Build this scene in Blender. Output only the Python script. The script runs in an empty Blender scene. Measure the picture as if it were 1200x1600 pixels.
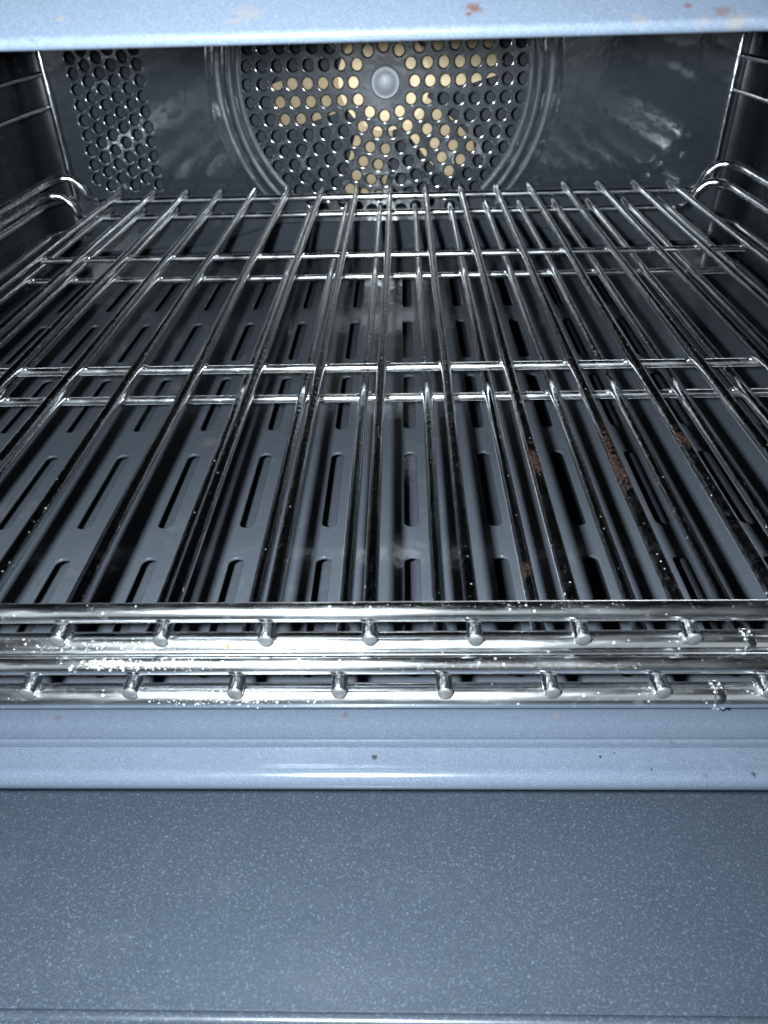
import bpy, bmesh, math, random
from mathutils import Vector, Matrix
random.seed(7)
C = bpy.context.scene.collection
sc = bpy.context.scene
MM = 0.001

# ------------------------------------------------------------------ camera
CAM = Vector((8.39, -122.96, 127.16)) * MM
RX, UX, FX = Vector((0.99955, 0.01804, -0.02384)), Vector((0.00861, 0.59012, 0.80727)), Vector((-0.02863, 0.80711, -0.58970))
cam = bpy.data.cameras.new('camera')
cam.sensor_fit = 'VERTICAL'; cam.sensor_height = 24; cam.sensor_width = 24
cam.lens = 24 * 1155 / 1600
cam.clip_start = 0.005; cam.clip_end = 20
cam.dof.use_dof = True; cam.dof.focus_distance = 0.235; cam.dof.aperture_fstop = 20
co = bpy.data.objects.new('camera', cam); C.objects.link(co)
m = Matrix((RX, UX, -FX)).transposed().to_4x4(); m.translation = CAM
co.matrix_world = m
sc.camera = co

# ------------------------------------------------------------------ dim room light
w = bpy.data.worlds.new('World'); sc.world = w; w.use_nodes = True
nt = w.node_tree; nt.nodes.clear()
wo = nt.nodes.new('ShaderNodeOutputWorld'); bg = nt.nodes.new('ShaderNodeBackground')
tc = nt.nodes.new('ShaderNodeTexCoord')
dt = nt.nodes.new('ShaderNodeVectorMath'); dt.operation = 'DOT_PRODUCT'; dt.inputs[1].default_value = (0.10, -0.90, 0.42)
nz = nt.nodes.new('ShaderNodeTexNoise'); nz.inputs['Scale'].default_value = 2.2; nz.inputs['Detail'].default_value = 2
ad = nt.nodes.new('ShaderNodeMath'); ad.operation = 'MULTIPLY_ADD'; ad.inputs[1].default_value = 0.12
rp = nt.nodes.new('ShaderNodeValToRGB')
nt.links.new(tc.outputs['Generated'], dt.inputs[0]); nt.links.new(tc.outputs['Generated'], nz.inputs['Vector'])
nt.links.new(nz.outputs['Fac'], ad.inputs[0]); nt.links.new(dt.outputs['Value'], ad.inputs[2]); nt.links.new(ad.outputs[0], rp.inputs[0])
rp.color_ramp.elements[0].position = 0.45; rp.color_ramp.elements[0].color = (0.004, 0.005, 0.006, 1)
rp.color_ramp.elements[1].position = 0.98; rp.color_ramp.elements[1].color = (0.36, 0.40, 0.42, 1)
e = rp.color_ramp.elements.new(0.90); e.color = (0.03, 0.034, 0.037, 1)
nt.links.new(rp.outputs[0], bg.inputs['Color']); bg.inputs['Strength'].default_value = 1.0
nt.links.new(bg.outputs[0], wo.inputs[0])

# ------------------------------------------------------------------ the phone's flash, beside the lens
fl = bpy.data.lights.new('flash', 'SPOT')
fl.energy = 18.0; fl.color = (0.84, 0.935, 1.0); fl.shadow_soft_size = 0.004
fl.spot_size = math.radians(150); fl.spot_blend = 0.9
fo = bpy.data.objects.new('flash', fl); C.objects.link(fo)
fm = m.copy(); fm.translation = Vector((-15, -120.5, 130.5)) * MM; fo.matrix_world = fm

sc.view_settings.view_transform = 'Standard'; sc.view_settings.look = 'None'
sc.view_settings.gamma = 1; sc.view_settings.use_curve_mapping = False
sc.view_settings.exposure = 0.0
sc.render.engine = 'CYCLES'
cy = sc.cycles
cy.use_denoising = True; cy.denoising_prefilter = 'ACCURATE'; cy.max_bounces = 10; cy.glossy_bounces = 8; cy.diffuse_bounces = 2
cy.caustics_reflective = False; cy.blur_glossy = 0.1; cy.sample_clamp_indirect = 6

# ------------------------------------------------------------------ helpers
def obj(name, bm, mat, parent=None, smooth=True, angle=40, cap_axis=None):
    me = bpy.data.meshes.new(name)
    if parent is not None:
        off = parent.location if parent.type == 'EMPTY' else ROOTLOC.get(parent.name, Vector())
        bmesh.ops.translate(bm, verts=bm.verts, vec=-off)
    bm.to_mesh(me); bm.free()
    me.materials.append(mat)
    o = bpy.data.objects.new(name, me); C.objects.link(o)
    if parent is not None:
        o.parent = parent
        ROOTLOC[o.name] = off
    if smooth:
        me.shade_smooth()
        try: me.set_sharp_from_angle(angle=math.radians(angle))
        except Exception: pass
    if cap_axis is not None:
        me.shade_smooth()
        flat = [abs(p.normal[cap_axis]) > 0.999 for p in me.polygons]
        cnt = {}
        for p in me.polygons:
            for ek in p.edge_keys: cnt.setdefault(ek, []).append(flat[p.index])
        for e in me.edges:
            c = cnt.get(e.key, [])
            e.use_edge_sharp = len(c) == 2 and c[0] != c[1]
    return o
ROOTLOC = {}
def thing(name, label, cat, loc=(0, 0, 0), group=None):
    o = bpy.data.objects.new(name, None); C.objects.link(o)
    o.empty_display_size = 0.02
    o.location = Vector(loc) * MM; o['label'] = label; o['category'] = cat
    if group: o['group'] = group
    return o
def catmull(pts, n=6):
    P = [Vector(p) for p in pts]; out = []
    for i in range(len(P) - 1):
        a = P[max(i - 1, 0)]; b = P[i]; c = P[i + 1]; d = P[min(i + 2, len(P) - 1)]
        if (c - b).length > 60:                     # long straight runs stay straight
            out.append(b); continue
        if (b - a).length > 60: a = b - (b - a).normalized() * (c - b).length
        if (d - c).length > 60: d = c + (d - c).normalized() * (c - b).length
        for k in range(n):
            t = k / n
            out.append(0.5 * ((2 * b) + (c - a) * t + (2 * a - 5 * b + 4 * c - d) * t * t + (3 * b - a - 3 * c + d) * t ** 3))
    out.append(P[-1]); return out
def sweep(bm, pts, r, seg=14, cap=True, capmat=0):
    P = [Vector(p) * MM for p in pts]; rl = r if isinstance(r, (list, tuple)) else [r] * len(P); r = rl[0] * MM
    rings = []; up = None
    for i, p in enumerate(P):
        t = (P[min(i + 1, len(P) - 1)] - P[max(i - 1, 0)]).normalized()
        if up is None:
            up = Vector((0, 0, 1)) if abs(t.z) < 0.9 else Vector((1, 0, 0))
        up = (up - t * up.dot(t)).normalized(); s = t.cross(up)
        rr = rl[i] * MM
        rings.append([bm.verts.new(p + (up * math.cos(2 * math.pi * k / seg) + s * math.sin(2 * math.pi * k / seg)) * rr) for k in range(seg)])
    for a, b in zip(rings, rings[1:]):
        for k in range(seg):
            bm.faces.new((a[k], a[(k + 1) % seg], b[(k + 1) % seg], b[k]))
    if cap:
        for ring, pt, q in ((rings[0], P[0], P[1]), (rings[-1], P[-1], P[-2])):
            t = (pt - q).normalized()
            prev = ring
            for f, h in ((0.88, 0.16), (0.6, 0.27)):
                cur = [bm.verts.new(pt + (v.co - pt) * f + t * r * h) for v in ring]
                for k in range(seg): bm.faces.new((prev[k], prev[(k + 1) % seg], cur[(k + 1) % seg], cur[k])).material_index = capmat
                prev = cur
            bm.faces.new(prev).material_index = capmat
    return bm
def blob(bm, c, r, sx=1, sy=1, sz=1, sub=1, jit=0.0):
    res = bmesh.ops.create_icosphere(bm, subdivisions=sub, radius=r * MM)
    for v in res['verts']:
        k = 1 + random.uniform(-jit, jit)
        v.co = Vector((v.co.x * sx * k, v.co.y * sy * k, v.co.z * sz * k)) + Vector(c) * MM
def extr_x(bm, prof, x0, x1, nx=1):
    """profile of (y, z) in mm drawn along x"""
    cols = []
    for i in range(nx + 1):
        x = x0 + (x1 - x0) * i / nx
        cols.append([bm.verts.new((x * MM, y * MM, z * MM)) for y, z in prof])
    for a, b in zip(cols, cols[1:]):
        for k in range(len(prof) - 1):
            bm.faces.new((a[k], b[k], b[k + 1], a[k + 1]))
    return bm
def arc(cy_, cz, r, a0, a1, n=8):
    return [(cy_ + r * math.cos(math.radians(a0 + (a1 - a0) * i / n)), cz + r * math.sin(math.radians(a0 + (a1 - a0) * i / n))) for i in range(n + 1)]
def box(bm, x0, x1, y0, y1, z0, z1):
    v = [bm.verts.new((x * MM, y * MM, z * MM)) for x in (x0, x1) for y in (y0, y1) for z in (z0, z1)]
    for f in ((0, 1, 3, 2), (4, 6, 7, 5), (0, 4, 5, 1), (2, 3, 7, 6), (0, 2, 6, 4), (1, 5, 7, 3)):
        bm.faces.new([v[i] for i in f])
def plate(outline, holes, half, bevel, to3):
    """sheet with real rounded-edge holes: 2D curve -> mesh; to3 maps (u, v, depth) in mm to (x, y, z)"""
    def area(l): return abs(sum(p[0] * q[1] - q[0] * p[1] for p, q in zip(l, l[1:] + l[:1]))) / 2
    want = area(outline) - sum(area(h) for h in holes)
    rr = random.Random(3)
    for attempt in range(12):                       # the 2D fill can trip over aligned points: nudge and retry
        cu = bpy.data.curves.new('sheet', 'CURVE'); cu.dimensions = '2D'; cu.fill_mode = 'BOTH'
        for n, loop in enumerate([outline] + holes):
            s = cu.splines.new('POLY'); s.points.add(len(loop) - 1)
            ja, jb = (0, 0) if n == 0 else (rr.uniform(-.06, .06), rr.uniform(-.06, .06))
            for p, (a, b) in zip(s.points, loop): p.co = ((a + ja) * 0.01, (b + jb) * 0.01, 0, 1)
            s.use_cyclic_u = True
        cu.extrude = half * 0.01; cu.bevel_depth = bevel * 0.01; cu.bevel_resolution = 4
        o = bpy.data.objects.new('sheet', cu); C.objects.link(o)
        dg = bpy.context.evaluated_depsgraph_get(); dg.update()
        me = bpy.data.meshes.new_from_object(o.evaluated_get(dg))
        got = sum(f.area for f in me.polygons if f.normal.z > 0.9999) * 1e4
        bpy.data.objects.remove(o); bpy.data.curves.remove(cu)
        print('plate fill', attempt, round(got), round(want))
        if abs(got - want) < 0.01 * want: break
        if attempt < 11: bpy.data.meshes.remove(me)
    bm = bmesh.new(); bm.from_mesh(me); bpy.data.meshes.remove(me)
    for v in bm.verts:
        v.co = Vector(to3(v.co.x * 100, v.co.y * 100, v.co.z * 100)) * MM
    bmesh.ops.remove_doubles(bm, verts=bm.verts, dist=1e-6)
    bmesh.ops.recalc_face_normals(bm, faces=bm.faces)
    return bm
def circle(cx, cz, r, n=20): return [(cx + r * math.cos(2 * math.pi * k / n), cz + r * math.sin(2 * math.pi * k / n)) for k in range(n)]

# ------------------------------------------------------------------ materials
class N:
    def __init__(s, name):
        s.m = bpy.data.materials.new(name); s.m.use_nodes = True
        s.t = s.m.node_tree; s.n = s.t.nodes; s.l = s.t.links
        s.b = s.n['Principled BSDF']
        s.tc = s.n.new('ShaderNodeTexCoord')
        g = s.n.new('ShaderNodeNewGeometry'); s.pos = g.outputs['Position']
    def new(s, t, **k):
        n = s.n.new(t)
        for a, v in k.items(): setattr(n, a, v)
        return n
    def link(s, a, b): s.l.new(a, b)
    def val(s, node, **k):
        for a, v in k.items(): node.inputs[a.replace('_', ' ')].default_value = v
    def noise(s, scale, detail=2, rough=0.5, vec=None, dist=0):
        n = s.new('ShaderNodeTexNoise'); s.val(n, Scale=scale, Detail=detail, Roughness=rough, Distortion=dist)
        s.link(vec or s.tc.outputs['Object'], n.inputs['Vector']); return n.outputs['Fac']
    def ramp(s, fac, a, b, c0=(0, 0, 0, 1), c1=(1, 1, 1, 1)):
        r = s.new('ShaderNodeValToRGB'); r.color_ramp.elements[0].position = a; r.color_ramp.elements[1].position = b
        r.color_ramp.elements[0].color = c0; r.color_ramp.elements[1].color = c1
        s.link(fac, r.inputs[0]); return r.outputs[0]
    def math(s, op, a, b=None, c=None):
        n = s.new('ShaderNodeMath', operation=op)
        for i, x in enumerate((a, b, c)):
            if x is None: continue
            if isinstance(x, (int, float)): n.inputs[i].default_value = x
            else: s.link(x, n.inputs[i])
        return n.outputs[0]
    def mix(s, fac, a, b):
        n = s.new('ShaderNodeMix', data_type='RGBA')
        for i, x in ((0, fac), (6, a), (7, b)):
            if isinstance(x, (int, float)): n.inputs[i].default_value = x
            elif isinstance(x, tuple): n.inputs[i].default_value = x
            else: s.link(x, n.inputs[i])
        return n.outputs[2]
    def bump(s, h, strength, dist):
        n = s.new('ShaderNodeBump'); s.val(n, Strength=strength, Distance=dist)
        s.link(h, n.inputs['Height']); s.link(n.outputs[0], s.b.inputs['Normal'])
    def map(s, v, a, b, c, d):
        n = s.new('ShaderNodeMapRange')
        n.inputs[1].default_value = a; n.inputs[2].default_value = b; n.inputs[3].default_value = c; n.inputs[4].default_value = d
        s.link(v, n.inputs[0]); return n.outputs[0]

def enamel(name, col, flake, amount=0.5, rough=0.28, cell=1000, spots=(), peel=0.05, stain=0.0, coat=0.0, spec=0.5, wave=0.0, cior=2.4, crough=0.10):
    """speckled vitreous enamel: dark ground with fine pale flakes"""
    k = N(name)
    base = k.mix(k.noise(35, 3), tuple(c * 0.88 for c in col) + (1,), tuple(c * 1.12 for c in col) + (1,))
    grain = k.noise(cell * 1.7, 2)
    base = k.mix(k.ramp(grain, 0.35, 0.7), base, tuple(c * 1.5 for c in col) + (1,))
    f1 = k.ramp(k.noise(cell, 1.5, 0.5, dist=0.8), 0.53, 0.66)
    f2 = k.map(k.noise(cell * 0.37, 2), 0.35, 0.68, 0.15, 1.0)
    f3 = k.ramp(k.noise(cell * 0.62, 1, 0.5), 0.62, 0.72)
    bright = k.math('MULTIPLY', k.math('MINIMUM', k.math('ADD', k.math('MULTIPLY', f1, f2), k.math('MULTIPLY', f3, f1)), 1.0), amount)
    base = k.mix(bright, base, tuple(flake) + (1,))
    if stain:
        st = k.ramp(k.noise(60, 5, 0.65, dist=1.5), 0.56, 0.74)
        base = k.mix(k.math('MULTIPLY', st, stain), base, (0.11, 0.105, 0.10, 1))
    for (p, r, c, a) in spots:
        d = k.new('ShaderNodeVectorMath', operation='DISTANCE'); d.inputs[1].default_value = tuple(x * MM for x in p)
        k.link(k.pos, d.inputs[0])
        nz = k.noise(520, 4, 0.7)
        fac = k.map(k.math('ADD', d.outputs['Value'], k.math('MULTIPLY', k.math('SUBTRACT', nz, 0.5), r * 2.6 * MM)), r * MM, r * 0.45 * MM, 0, a)
        base = k.mix(fac, base, tuple(c) + (1,))
    k.link(base, k.b.inputs['Base Color'])
    k.link(k.map(k.noise(140, 3), 0.3, 0.7, rough * 0.85, rough * 1.15), k.b.inputs['Roughness'])
    k.b.inputs['Coat Weight'].default_value = coat; k.b.inputs['Coat Roughness'].default_value = crough; k.b.inputs['Coat IOR'].default_value = cior; k.b.inputs['Specular IOR Level'].default_value = spec
    h = k.noise(700, 2)
    if wave: h = k.math('MULTIPLY_ADD', k.noise(70, 2), wave, h)
    k.bump(h, peel, 0.0003)
    if wave: k.l.new(k.b.inputs['Normal'].links[0].from_socket, k.b.inputs['Coat Normal'])
    return k.m

def chrome(name, rough=0.10, dust=0.3, grime=0.0, wav=0.12, rust=(), film_=0.1, coat=0.0, sheen=0.0, stretch=1.0):
    k = N(name); k.b.inputs['Metallic'].default_value = 1
    mpg = k.new('ShaderNodeMapping'); mpg.inputs['Scale'].default_value = (stretch, 1, 1); k.link(k.tc.outputs['Object'], mpg.inputs['Vector']); sv = mpg.outputs[0]
    tint = k.mix(k.ramp(k.noise(90, 4, 0.6, sv), 0.42, 0.62), (0.82, 0.83, 0.84, 1), (0.66, 0.675, 0.69, 1))
    rgh = k.map(k.noise(260, 4, 0.65, sv), 0.35, 0.7, rough * 0.6, rough * 1.7)
    metal = 1.0
    # specks of dust and dried crumbs
    vo = k.new('ShaderNodeTexVoronoi'); k.val(vo, Scale=520, Randomness=1)
    k.link(k.tc.outputs['Object'], vo.inputs['Vector'])
    sx = k.new('ShaderNodeSeparateColor'); k.link(vo.outputs['Color'], sx.inputs[0])
    spk = k.math('MULTIPLY', k.map(k.math('SUBTRACT', k.map(sx.outputs[0], 0.55, 1, 0.0, 0.22), vo.outputs['Distance']), 0, 0.05, 0, 1), dust)
    film = k.math('MULTIPLY', k.ramp(k.noise(420, 5, 0.75), 0.58, 0.8), dust * film_)
    mask = k.math('MINIMUM', k.math('ADD', spk, film), 1.0)
    col = k.mix(mask, tint, (0.15, 0.145, 0.135, 1))
    if grime:
        g = k.math('MULTIPLY', k.ramp(k.noise(330, 5, 0.75), 0.50, 0.60), grime)
        col = k.mix(g, col, (0.032, 0.022, 0.017, 1)); rgh = k.math('MULTIPLY_ADD', g, 0.16, rgh)
    for (y0, y1, a) in rust:
        sp = k.new('ShaderNodeSeparateXYZ'); k.link(k.pos, sp.inputs[0])
        e1 = k.map(sp.outputs['Y'], y0 * MM - .003, y0 * MM + .006, 0, 1); e2 = k.map(sp.outputs['Y'], y1 * MM - (y1 - y0) * .6 * MM, y1 * MM + .02, 1, 0)
        band = k.math('MULTIPLY', e1, e2)
        n = k.ramp(k.noise(1100, 5, 0.7), 0.455, 0.465)
        f = k.math('MULTIPLY', k.math('GREATER_THAN', k.math('ADD', k.math('MULTIPLY', band, 0.5), k.math('ADD', k.math('MULTIPLY', n, 0.14), k.noise(230, 5, 0.8))), a), 1.0)
        col = k.mix(f, col, k.mix(k.ramp(k.noise(1600, 4), .35, .7), (0.006, 0.0035, 0.003, 1), (0.040, 0.021, 0.015, 1))); mask = k.math('MINIMUM', k.math('ADD', mask, f), 1.0)
    k.link(k.map(mask, 0, 1, 0.5, 0.12), k.b.inputs['Specular IOR Level'])
    k.link(col, k.b.inputs['Base Color'])
    k.link(k.math('SUBTRACT', 1.0, mask), k.b.inputs['Metallic'])
    k.link(k.math('ADD', rgh, k.math('MULTIPLY', mask, 0.5)), k.b.inputs['Roughness'])
    k.b.inputs['Coat Weight'].default_value = coat; k.b.inputs['Coat IOR'].default_value = 2.6; k.b.inputs['Coat Roughness'].default_value = 0.04
    k.b.inputs['Sheen Weight'].default_value = sheen; k.b.inputs['Sheen Roughness'].default_value = 0.12
    k.bump(k.noise(380, 4, 0.6, sv), wav, 0.0008)
    return k.m
def plain(name, col, rough=0.6, var=0.25, scale=400, metal=0):
    k = N(name)
    k.link(k.mix(k.noise(scale, 4, 0.65), tuple(c * (1 - var) for c in col) + (1,), tuple(c * (1 + var) for c in col) + (1,)), k.b.inputs['Base Color'])
    k.b.inputs['Roughness'].default_value = rough; k.b.inputs['Metallic'].default_value = metal
    return k.m

RUST = (0.036, 0.017, 0.010); TAN = (0.062, 0.054, 0.049); BLK = (0.012, 0.012, 0.014)
top_spots = [((19.5, 16.0, 122.2), 1.57, RUST, 0.85), ((18.9, 14.7, 121.6), 0.78, RUST, 0.95), ((-48.9, 11.5, 120.1), 0.82, RUST, 0.80), ((-45.3, 16.3, 122.4), 0.84, TAN, 0.70), ((-33.5, 10.6, 119.7), 0.63, RUST, 0.60), ((-15.8, 16.3, 122.3), 2.55, TAN, 0.45), ((-17.6, 14.4, 121.5), 1.58, TAN, 0.40), ((52.4, 15.3, 121.9), 0.82, RUST, 0.70), ((49.1, 10.5, 119.6), 1.26, RUST, 0.90), ((48.3, 10.2, 119.5), 0.63, RUST, 1.00), ((40.6, 9.9, 119.4), 0.77, RUST, 0.85), ((41.4, 10.3, 119.6), 0.62, RUST, 0.80), ((54.6, 9.9, 119.4), 0.79, RUST, 0.80), ((57.4, 13.7, 121.2), 1.47, RUST, 0.50), ((59.3, 11.6, 120.1), 2.27, TAN, 0.60), ((44.7, 12.6, 120.6), 1.42, TAN, 0.50), ((54.1, 11.8, 120.3), 1.44, TAN, 0.50), ((61.0, 9.2, 119.0), 1.28, TAN, 0.50), ((42.7, 9.5, 119.2), 1.23, TAN, 0.50), ((28.9, 9.8, 119.3), 0.91, TAN, 0.40)]
lip_spots = [((89.7, -17.7, -26.9), 0.89, BLK, 1.0), ((78.3, -18.1, -26.9), 0.83, RUST, 0.60), ((66.1, -16.7, -26.9), 0.51, BLK, 1.0), ((54.7, -13.5, -26.0), 0.44, BLK, 1.0), ((58.2, -12.6, -26.0), 0.37, BLK, 1.0), ((-4.0, -10.8, -26.0), 0.59, BLK, 1.0), ((0.4, -13.7, -26.0), 0.74, BLK, 1.0), ((-81.0, -2.9, -25.0), 1.16, RUST, 0.36), ((-7.2, -2.0, -25.0), 1.00, RUST, 0.42), ((72.3, -10.6, -25.0), 1.16, RUST, 0.42), ((46.1, -2.2, -25.0), 1.19, TAN, 0.60)]
M_frame = enamel('blue_grey_enamel', (0.0311, 0.0383, 0.0500), (0.0722, 0.0889, 0.1167), 0.28, 0.17, 2100, top_spots + lip_spots, 0.05)
RESIDUE = (0.10, 0.097, 0.088)
floor_spots = [((-164.0, 348.0, -53), 5.4, RESIDUE, 0.75), ((-104.2, 305.5, -53), 8.5, RESIDUE, 0.63), ((-136.4, 349.1, -53), 4.6, RESIDUE, 0.72), ((-88.4, 276.9, -53), 6.9, RESIDUE, 0.54), ((-21.1, 344.1, -53), 5.4, RESIDUE, 0.63), ((12.4, 342.6, -53), 3.8, RESIDUE, 0.54), ((-114.2, 240.6, -53), 6.2, RESIDUE, 0.63), ((-84.5, 182.2, -53), 4.6, RESIDUE, 0.45), ((37.4, 343.7, -53), 3.8, RESIDUE, 0.54), ((105.2, 327.7, -53), 6.2, RESIDUE, 0.54), ((-194.2, 375.5, -53), 6.9, RESIDUE, 0.54), ((-54.1, 164.3, -53), 3.8, RESIDUE, 0.36), ((96.5, 350.2, -53), 4.6, RESIDUE, 0.63)]
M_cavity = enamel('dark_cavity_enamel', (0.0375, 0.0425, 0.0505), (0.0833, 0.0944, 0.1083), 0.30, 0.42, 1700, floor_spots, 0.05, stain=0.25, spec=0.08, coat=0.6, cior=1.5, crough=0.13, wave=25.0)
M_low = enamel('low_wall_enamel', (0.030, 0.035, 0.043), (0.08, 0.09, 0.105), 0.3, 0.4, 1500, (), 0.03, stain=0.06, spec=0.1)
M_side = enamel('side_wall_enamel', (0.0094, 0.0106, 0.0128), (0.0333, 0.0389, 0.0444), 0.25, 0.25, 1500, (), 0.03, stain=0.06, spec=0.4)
M_rear = enamel('rear_panel_enamel', (0.0211, 0.0261, 0.0333), (0.0667, 0.0778, 0.0889), 0.3, 0.3, 1300, (), 0.02, stain=0.10, coat=1.0, spec=0.2, wave=60.0)
M_door = enamel('speckled_door_enamel', (0.0155, 0.0195, 0.0255), (0.0472, 0.0600, 0.0778), 0.80, 0.34, 1750, (), 0.06, spec=0.3, stain=0.05)
M_rod = chrome('chrome_wire', 0.05, 0.35, 0.0, 0.55, film_=0.02, coat=1.0, sheen=0.07)
M_rail = chrome('chrome_rail', 0.20, 0.25, 0.0, 0.04, film_=0.30, coat=1.0, sheen=0.2, stretch=0.12)
M_bar = chrome('chrome_cross_bar', 0.24, 0.4, 0.0, 0.08, film_=0.2, coat=1.0, sheen=0.55, stretch=0.3)
M_guide = chrome('guide_chrome', 0.09, 0.25, 0.0, 0.40, coat=1.0, sheen=0.2)
M_beige = plain('heat_tinted_fan', (0.62, 0.475, 0.30), 0.52, 0.42, 75, 0.45)
M_flour = plain('flour', (0.15, 0.147, 0.14), 0.9, 0.4)
M_hub = plain('scuffed_cap', (0.27, 0.285, 0.31), 0.5, 0.35, 260, 0.25)
M_yellow = plain('toasted_crumb', (0.30, 0.19, 0.06), 0.8, 0.3)
M_orange = plain('orange_flake', (0.36, 0.13, 0.01), 0.7, 0.2)
M_fibre = plain('dark_fibre', (0.01, 0.01, 0.012), 0.8, 0.1)
M_cap = plain('scuffed_steel', (0.05, 0.052, 0.054), 0.5, 0.5, 900, 0.4)

# ------------------------------------------------------------------ the oven
oven = thing('oven', 'open oven with dark grey enamel cavity, slotted floor, perforated fan cover and blue-grey front frame', 'oven', (0, 220, -60))
FZ = -53.0; RY = 478.0
# slotted floor
slots = []
px = 33.55
rows = [(354, 412.4), (273.4, 331.6), (192.2, 252.5), (113.4, 171.3), (34.7, 95.3)]
for c in range(-7, 8):
    xc = 10.9 + c * px
    if abs(xc) > 240: continue
    for (a, b) in rows:
        r = 3.35; lp = []
        for k in range(9): t = math.pi * k / 8; lp.append((xc + r * math.cos(t), b - r + r * math.sin(t)))
        for k in range(9): t = math.pi + math.pi * k / 8; lp.append((xc + r * math.cos(t), a + r + r * math.sin(t)))
        slots.append(lp)
bm = plate([(-258, 27), (258, 27), (258, 484), (-258, 484)], slots, 0.25, 0.45, lambda u, v, d: (u, v, FZ - 0.7 + d))
obj('cavity_floor', bm, M_cavity, oven, cap_axis=2)
bm = bmesh.new(); extr_x(bm, [(20, FZ - 22), (484, FZ - 22)], -258, 258); obj('floor_pan', bm, M_cavity, oven)
# shell: side walls with rounded rear corners, low rear wall, ceiling
def wall_bm(sgn):
    bm = bmesh.new()
    plan = [(261, 2), (261, 466)] + [(261 - 18 + 18 * math.cos(t), 466 + 18 * math.sin(t)) for t in [math.pi / 2 * i / 8 for i in range(1, 9)]] + [(236, 484)]
    a = [bm.verts.new((sgn * x * MM, y * MM, (FZ - 25) * MM)) for x, y in plan]; b = [bm.verts.new((sgn * x * MM, y * MM, 175 * MM)) for x, y in plan]
    for k in range(len(plan) - 1): bm.faces.new((a[k], a[k + 1], b[k + 1], b[k]))
    bmesh.ops.recalc_face_normals(bm, faces=bm.faces); return bm
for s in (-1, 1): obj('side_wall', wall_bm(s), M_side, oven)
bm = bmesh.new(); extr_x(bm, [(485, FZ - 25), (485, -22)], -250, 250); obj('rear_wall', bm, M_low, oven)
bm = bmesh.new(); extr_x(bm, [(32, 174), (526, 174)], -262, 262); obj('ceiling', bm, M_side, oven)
# perforated rear panel
FCX, FCZ = -4.0, 64.6
holes = []
for k in range(2, 10):
    n = 6 * k
    for i in range(n):
        t = math.pi + 2 * math.pi * (i + (0.0 if k % 2 else 0.0)) / n
        x, z = FCX + 10.85 * k * math.cos(t), FCZ + 10.85 * k * math.sin(t)
        if z > -23: holes.append(circle(x, z, 4.75, 20))
for c in range(6):
    for j in range(-4, 10):
        x = -224.3 + c * 9.3; z = 4.8 + j * 9.9 + (-4.95 if c % 2 else 0)
        if -2 < z < 170: 
            holes.append(circle(x, z, 4.6, 18))
out = [(-246, 172), (246, 172), (246, -50), (150, -46), (92, -29.5), (-88, -29.5), (-150, -46), (-246, -50)]
bm = plate(out, holes, 0.06, 1.05, lambda u, v, d: (u, RY + 1.11 - d, v))
panel = obj('rear_panel', bm, M_rear, oven, cap_axis=1)
bm = bmesh.new()
prof = [(101, 0.02), (102.5, .5), (104.5, .95), (106.5, .5), (108, .35), (109.5, .5), (111.5, 1.3), (113.5, .5), (115, .3), (117, .25), (118.5, .8), (120.5, .8), (122, .25), (124, .5), (126, 0.02)]
prev = None
for i in range(121):
    t = math.pi * 2 * i / 120
    cur = []
    for r, h in prof:
        x, z = FCX + r * math.cos(t), FCZ + r * math.sin(t)
        cur.append((x, RY - h, z))
    if prev and min(p[2] for p in cur + prev) > -28:
        vs = [bm.verts.new(Vector(p) * MM) for p in prev + cur]; n = len(prof)
        for q in range(n - 1): bm.faces.new((vs[q], vs[q + 1], vs[n + q + 1], vs[n + q]))
    prev = cur
bmesh.ops.remove_doubles(bm, verts=bm.verts, dist=1e-6); bmesh.ops.recalc_face_normals(bm, faces=bm.faces)
obj('embossed_ring', bm, M_rear, panel)
bm = bmesh.new()   # dished cap over the fan bolt
prev = None; seg = 36; rings = []
for r, y in ((10.9, 478.1), (10.5, 477.0), (9.7, 476.2), (8.6, 476.4), (6.5, 475.4), (3.5, 474.8), (1.0, 474.6)):
    rings.append([bm.verts.new(((FCX + 1 + r * math.cos(2 * math.pi * k / seg)) * MM, y * MM, (FCZ - .3 + r * math.sin(2 * math.pi * k / seg)) * MM)) for k in range(seg)])
for a, b in zip(rings, rings[1:]):
    for k in range(seg): bm.faces.new((a[k], b[k], b[(k + 1) % seg], a[(k + 1) % seg]))
bm.faces.new(rings[-1]); bmesh.ops.recalc_face_normals(bm, faces=bm.faces)
obj('fan_cap', bm, M_hub, panel)
bm = bmesh.new(); box(bm, -248, 248, 479.8, 522, -26, 172.5)
bm.faces.ensure_lookup_table()
bmesh.ops.delete(bm, geom=[f for f in bm.faces if abs(f.calc_center_median().y - .4798) < 1e-5], context='FACES')
bmesh.ops.reverse_faces(bm, faces=bm.faces)
obj('fan_housing', bm, M_cavity, oven, smooth=False)
bm = bmesh.new()
seg = 40; c0 = [bm.verts.new(((FCX + 33 * math.cos(2 * math.pi * k / seg)) * MM, 489 * MM, (FCZ + 33 * math.sin(2 * math.pi * k / seg)) * MM)) for k in range(seg)]
c1 = [bm.verts.new((v.co.x, 500 * MM, v.co.z)) for v in c0]
bm.faces.new(c0); 
for k in range(seg): bm.faces.new((c0[k], c0[(k + 1) % seg], c1[(k + 1) % seg], c1[k]))
bmesh.ops.recalc_face_normals(bm, faces=bm.faces)
fan = obj('fan', bm, M_beige, oven)
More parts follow.
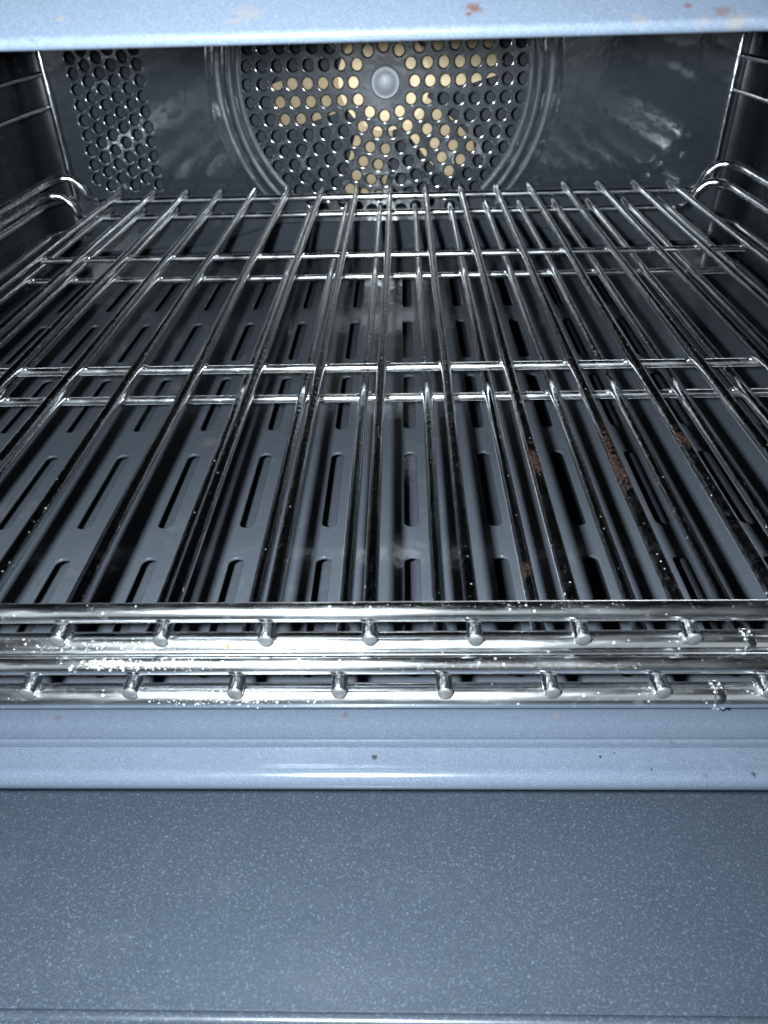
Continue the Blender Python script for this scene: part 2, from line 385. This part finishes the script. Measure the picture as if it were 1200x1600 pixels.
for i, ang in enumerate((12, 72, 132, 191, 257, 316)):
    bm = bmesh.new(); a = math.radians(ang); ca, sa = math.cos(a), math.sin(a)
    g = []
    for r, w0, tw in ((20, 12, 2), (40, 14, 4), (60, 16, 6), (78, 15, 7), (84, 11, 7)):
        g.append([bm.verts.new(((FCX + r * ca - s * w0 * sa) * MM, (491 + s * tw + dd) * MM, (FCZ + r * sa + s * w0 * ca) * MM)) for s, dd in ((-1, 0), (0, 0), (1, 0), (1, 1.2), (0, 1.2), (-1, 1.2))])
    for p, q in zip(g, g[1:]):
        for k in range(6): bm.faces.new((p[k], p[(k + 1) % 6], q[(k + 1) % 6], q[k]))
    bm.faces.new(g[0]); bm.faces.new(list(reversed(g[-1])))
    bmesh.ops.recalc_face_normals(bm, faces=bm.faces)
    obj('fan_blade', bm, M_beige, fan)
# front frame: upper edge and lower lip
bm = bmesh.new()
pr = [(30, 230), (29, 140), (27.5, 130), (25.1, 126.5), (12.53, 120.59)] + arc(13.0, 119.57, 1.12, 115, 330, 16) + [(15.2, 119.8), (24, 123.2), (34, 173)]
extr_x(bm, pr, -300, 300, 4); obj('upper_frame', bm, M_frame, oven)
bm = bmesh.new()
lp = [(34, FZ - 3), (27.5, FZ - .4), (24, FZ + 0.6), (14, -41), (8, -32), (4, -27.6), (1.5, -25.6), (-1, -25.0), (-5, -24.9), (-8.6, -25.1), (-9.2, -24.85), (-9.6, -24.7), (-10.0, -24.8), (-10.15, -25.1), (-10.25, -26.4), (-10.6, -26.5), (-10.75, -25.9), (-11.2, -25.65), (-13.5, -26.1), (-15.2, -26.35)]
lp += arc(-16.3, -29.6, 3.2, 82, 215, 16) + [(-16.5, -33), (-5, -35)]
extr_x(bm, lp, -300, 300, 4); obj('lower_frame', bm, M_frame, oven)
# open door
bm = bmesh.new()
dp = [(14, -66), (14, -61)] + [(12.5, -60)] + [(-54.9, -60)] + [(-55.7, -59.8)] + arc(-57.3, -60.5, 1.6, 25, 155, 12) + [(-59.6, -60), (-66, -60.4), (-420, -60.4), (-424, -62), (-424, -95)]
extr_x(bm, dp, -300, 300, 4); obj('door', bm, M_door, oven)

# ------------------------------------------------------------------ wire shelf guides on the side walls
def guide(s, label):
    xv = -228.4 if s < 0 else 225.9
    g = thing('shelf_guide', label, 'rack guide', (xv, 220, -50), 'wire shelf guides on the side walls')
    for y in (440, 30):
        bm = bmesh.new(); sweep(bm, [(xv, y, -1), (xv, y, 60), (xv, y, 165)], 1.55, 12); obj('upright', bm, M_guide, g)
    for z, xo in ((78.1, 0), (58.8, 0), (0.4, 8.5), (-19.5, 8.5), (140, 0), (120, 0)):
        x = xv + s * xo
        pts = catmull([(xv + s * 2.6, 440, z), (xv + s * 3.2, 432, z), (x + s * 4.0, 415, z), (x + s * 4.2, 400, z), (x + s * 4.2, 60, z), (x + s * 3.8, 45, z), (xv + s * 2.6, 30, z)], 5)
        bm = bmesh.new(); sweep(bm, pts, 1.6, 12); obj('rung', bm, M_guide, g)
    return g
guide(-1, 'chrome wire shelf guide on the left wall, beside the patch of holes')
guide(1, 'chrome wire shelf guide on the right wall, far from the patch of holes')

# ------------------------------------------------------------------ wire racks
def make_rack():
    t = thing('wire_rack', 'upper chrome wire rack, lying on another, its right rods stained brown with rust', 'oven rack', (0, 225, -6.8), 'chrome wire racks stacked in the oven')
    R = 2.4
    bm = bmesh.new()
    half = [(-196, 446, -4.2), (-208, 445.5, -4.1), (-214.5, 441, -3.2), (-216.8, 435, 1.5), (-219, 433, 8.5), (-225.5, 432, 14.6), (-233.5, 428, 15.5), (-236.5, 417, 15.2), (-236.5, 395, 15.2), (-236.5, 40, 15.2), (-235, 22, 14.6), (-230, 10, 10), (-222, 5, 1), (-212, 3.4, -4.8), (-195, 3.4, -4.9)]
    pl = catmull(half, 6)
    path = pl + [Vector((-p.x, p.y, p.z)) for p in reversed(pl)]
    path.append(path[0].copy())
    sweep(bm, path, [3.1 if p.y < 6 else (R if p.y > 30 else R + .4) for p in path], 18, cap=False)
    frame = obj('frame_wire', bm, M_rail, t)
    bm = bmesh.new()
    sweep(bm, [(88.6, 3.4, -4.9), (90.8, 3.4, -4.9)], 3.3, 16)
    for _ in range(26):
        a = random.uniform(0, 6.28); blob(bm, (random.uniform(88.2, 91), 3.4 + 3.25 * math.cos(a), -4.9 + 3.25 * math.sin(a)), random.uniform(.25, .6), jit=.2)
    obj('weld_seam', bm, M_rail, frame)
    bm = bmesh.new(); sweep(bm, [(-203, 5.0, 4.3), (203, 5.0, 4.3)], R, 18); obj('front_rail', bm, M_rail, t)
    xs = [(k - 8) * 25.0 + random.uniform(-.35, .35) for k in range(17)]
    for k, x in enumerate(xs):
        bm = bmesh.new()
        ys = [-0.2, 60, 150, 240, 330, 420, 451.5]
        sweep(bm, [(x + random.uniform(-.3, .3), y, random.uniform(-.16, .16)) for y in ys], 1.9, 16, capmat=1)
        for yj, zj in ((3.8, -1.7), (446, -1.6), (5.0, 1.8)):        # weld fillets
            for sd in (-1, 1): blob(bm, (x + sd * 1.3, yj + random.uniform(-.3, .3), zj), .8, 1.0, 1.2, .7, 2, .06)
        ro = obj('rod', bm, M_rod_for(k), t); ro.data.materials.append(M_cap)
    for y in (156.0, 305.0):
        bm = bmesh.new(); sweep(bm, [(xs[0] - 1, y, -3.3), (-100, y + .2, -3.4), (0, y - .2, -3.3), (100, y + .1, -3.4), (xs[16] + 1, y, -3.3)], 1.6, 14)
        for x in xs:
            for sd in (-1, 1): blob(bm, (x + sd * 1.6, y + random.uniform(-.4, .4), -2.0), 1.2, 1.35, 1.1, .8, 2, .08)
        obj('cross_bar', bm, M_bar, t)
    return t
M_rusty = {10: chrome('stained_chrome_a', 0.10, .4, 1.0, .2, ((64, 100, 1.09),), coat=.5, sheen=.15), 11: chrome('stained_chrome_b', 0.12, .4, 1.0, .25, ((53, 132, 1.09),), coat=.4, sheen=.15), 12: chrome('stained_chrome_c', 0.12, .4, 1.0, .25, ((77, 106, 1.09),), coat=.4, sheen=.15)}
def M_rod_for(k): return M_rusty.get(k, M_rod)
def kids(o): return [c for c in bpy.data.objects if c.parent == o]
upper = make_rack()
lower = upper.copy(); C.objects.link(lower)
lower.location = upper.location + Vector((-7.3, -7.6, -9.8)) * MM
lower['label'] = 'lower chrome wire rack under the other, its front rail nearest the blue-grey lip'
M_ring = chrome('rust_ringed_chrome', 0.09, .5, .3, .2, ((27.0, 29.0, 0.97),), coat=1, sheen=.2)
nr = 0
for ch in sorted(kids(upper), key=lambda o: o.name):
    c = ch.copy(); C.objects.link(c); c.parent = lower
    if c.name.startswith('rod'):
        idx = nr; nr += 1
        if idx in (10, 11, 12):
            c.data = ch.data.copy(); c.data.materials[0] = M_ring if idx == 10 else M_rod
    for g in kids(ch):
        d = g.copy(); C.objects.link(d); d.parent = c

# ------------------------------------------------------------------ crumbs
RAILS = {'A': (5.0, 4.3, 2.4), 'B': (3.4, -4.9, 3.1), 'C': (-2.6, -5.5, 2.4), 'D': (-4.2, -14.7, 3.1)}
bm = bmesh.new()
def crumb(rail, x, r, a=None):
    y, z, R_ = RAILS[rail]; a = random.uniform(15, 118) if a is None else a
    t = math.radians(a)                    # 0 = towards the camera side, 90 = top
    blob(bm, (x, y - R_ * math.cos(t), z + R_ * math.sin(t)), r, 1, 1, 1, 1, .35)
def size(): return min(.55, .08 + random.expovariate(12))
for _ in range(560): crumb('C', random.choice((random.gauss(-58, 6), random.gauss(-48, 8), random.gauss(-64, 3))), size(), random.gauss(48, 14))
for _ in range(280): crumb('B', random.gauss(-62, 14), size() * .8, random.gauss(40, 10))
for _ in range(400): crumb('D', random.choice((random.gauss(-40, 6), random.gauss(-30, 5), random.gauss(-34, 8))), size() * .9, random.gauss(42, 18))
for _ in range(800): crumb('C', random.uniform(-45, 64), size() * .32, random.gauss(38, 10))
for _ in range(300): crumb('A', random.uniform(-30, 60), size() * .3, random.gauss(70, 12))
for _ in range(30): crumb('A', random.gauss(5, 40), size() * .5, random.gauss(75, 25))
for _ in range(24): crumb(random.choice('ABCD'), random.uniform(-95, 95), size() * .5)
fl_o = obj('flour_crumbs', bm, M_flour); fl_o['label'] = 'white flour crumbs scattered along the front rails of both racks'; fl_o['category'] = 'crumbs'; fl_o['kind'] = 'stuff'
def speck(name, mat, c, r, s, label, cat='crumb'):
    b = bmesh.new(); blob(b, (0, 0, 0), r, *s, 2, .18)
    bmesh.ops.rotate(b, verts=b.verts, matrix=Matrix.Rotation(.5, 3, 'Z'))
    bmesh.ops.translate(b, verts=b.verts, vec=Vector(c) * MM)
    o = obj(name, b, mat); o['label'] = label; o['category'] = cat
speck('crumb_flake', M_orange, (-34.4, .4, -2.3), .62, (.5, .6, 1.5), 'tiny orange crumb flake standing on the second front rail', 'crumb')
speck('toasted_crumb', M_yellow, (-14.5, -4.2, -4.6), .75, (1.3, .7, .7), 'golden toasted crumb on the third front rail, left of the flash glare', 'crumb')
b = bmesh.new()
sweep(b, catmull([(-69.2, -19.6, -59.55), (-68.2, -19.4, -59.2), (-67.2, -18.9, -59.3), (-66.6, -18.3, -59.5)], 4), .16, 8)
o = obj('fibre', b, M_fibre); o['label'] = 'short black fibre lying on the speckled door panel'; o['category'] = 'fibre'
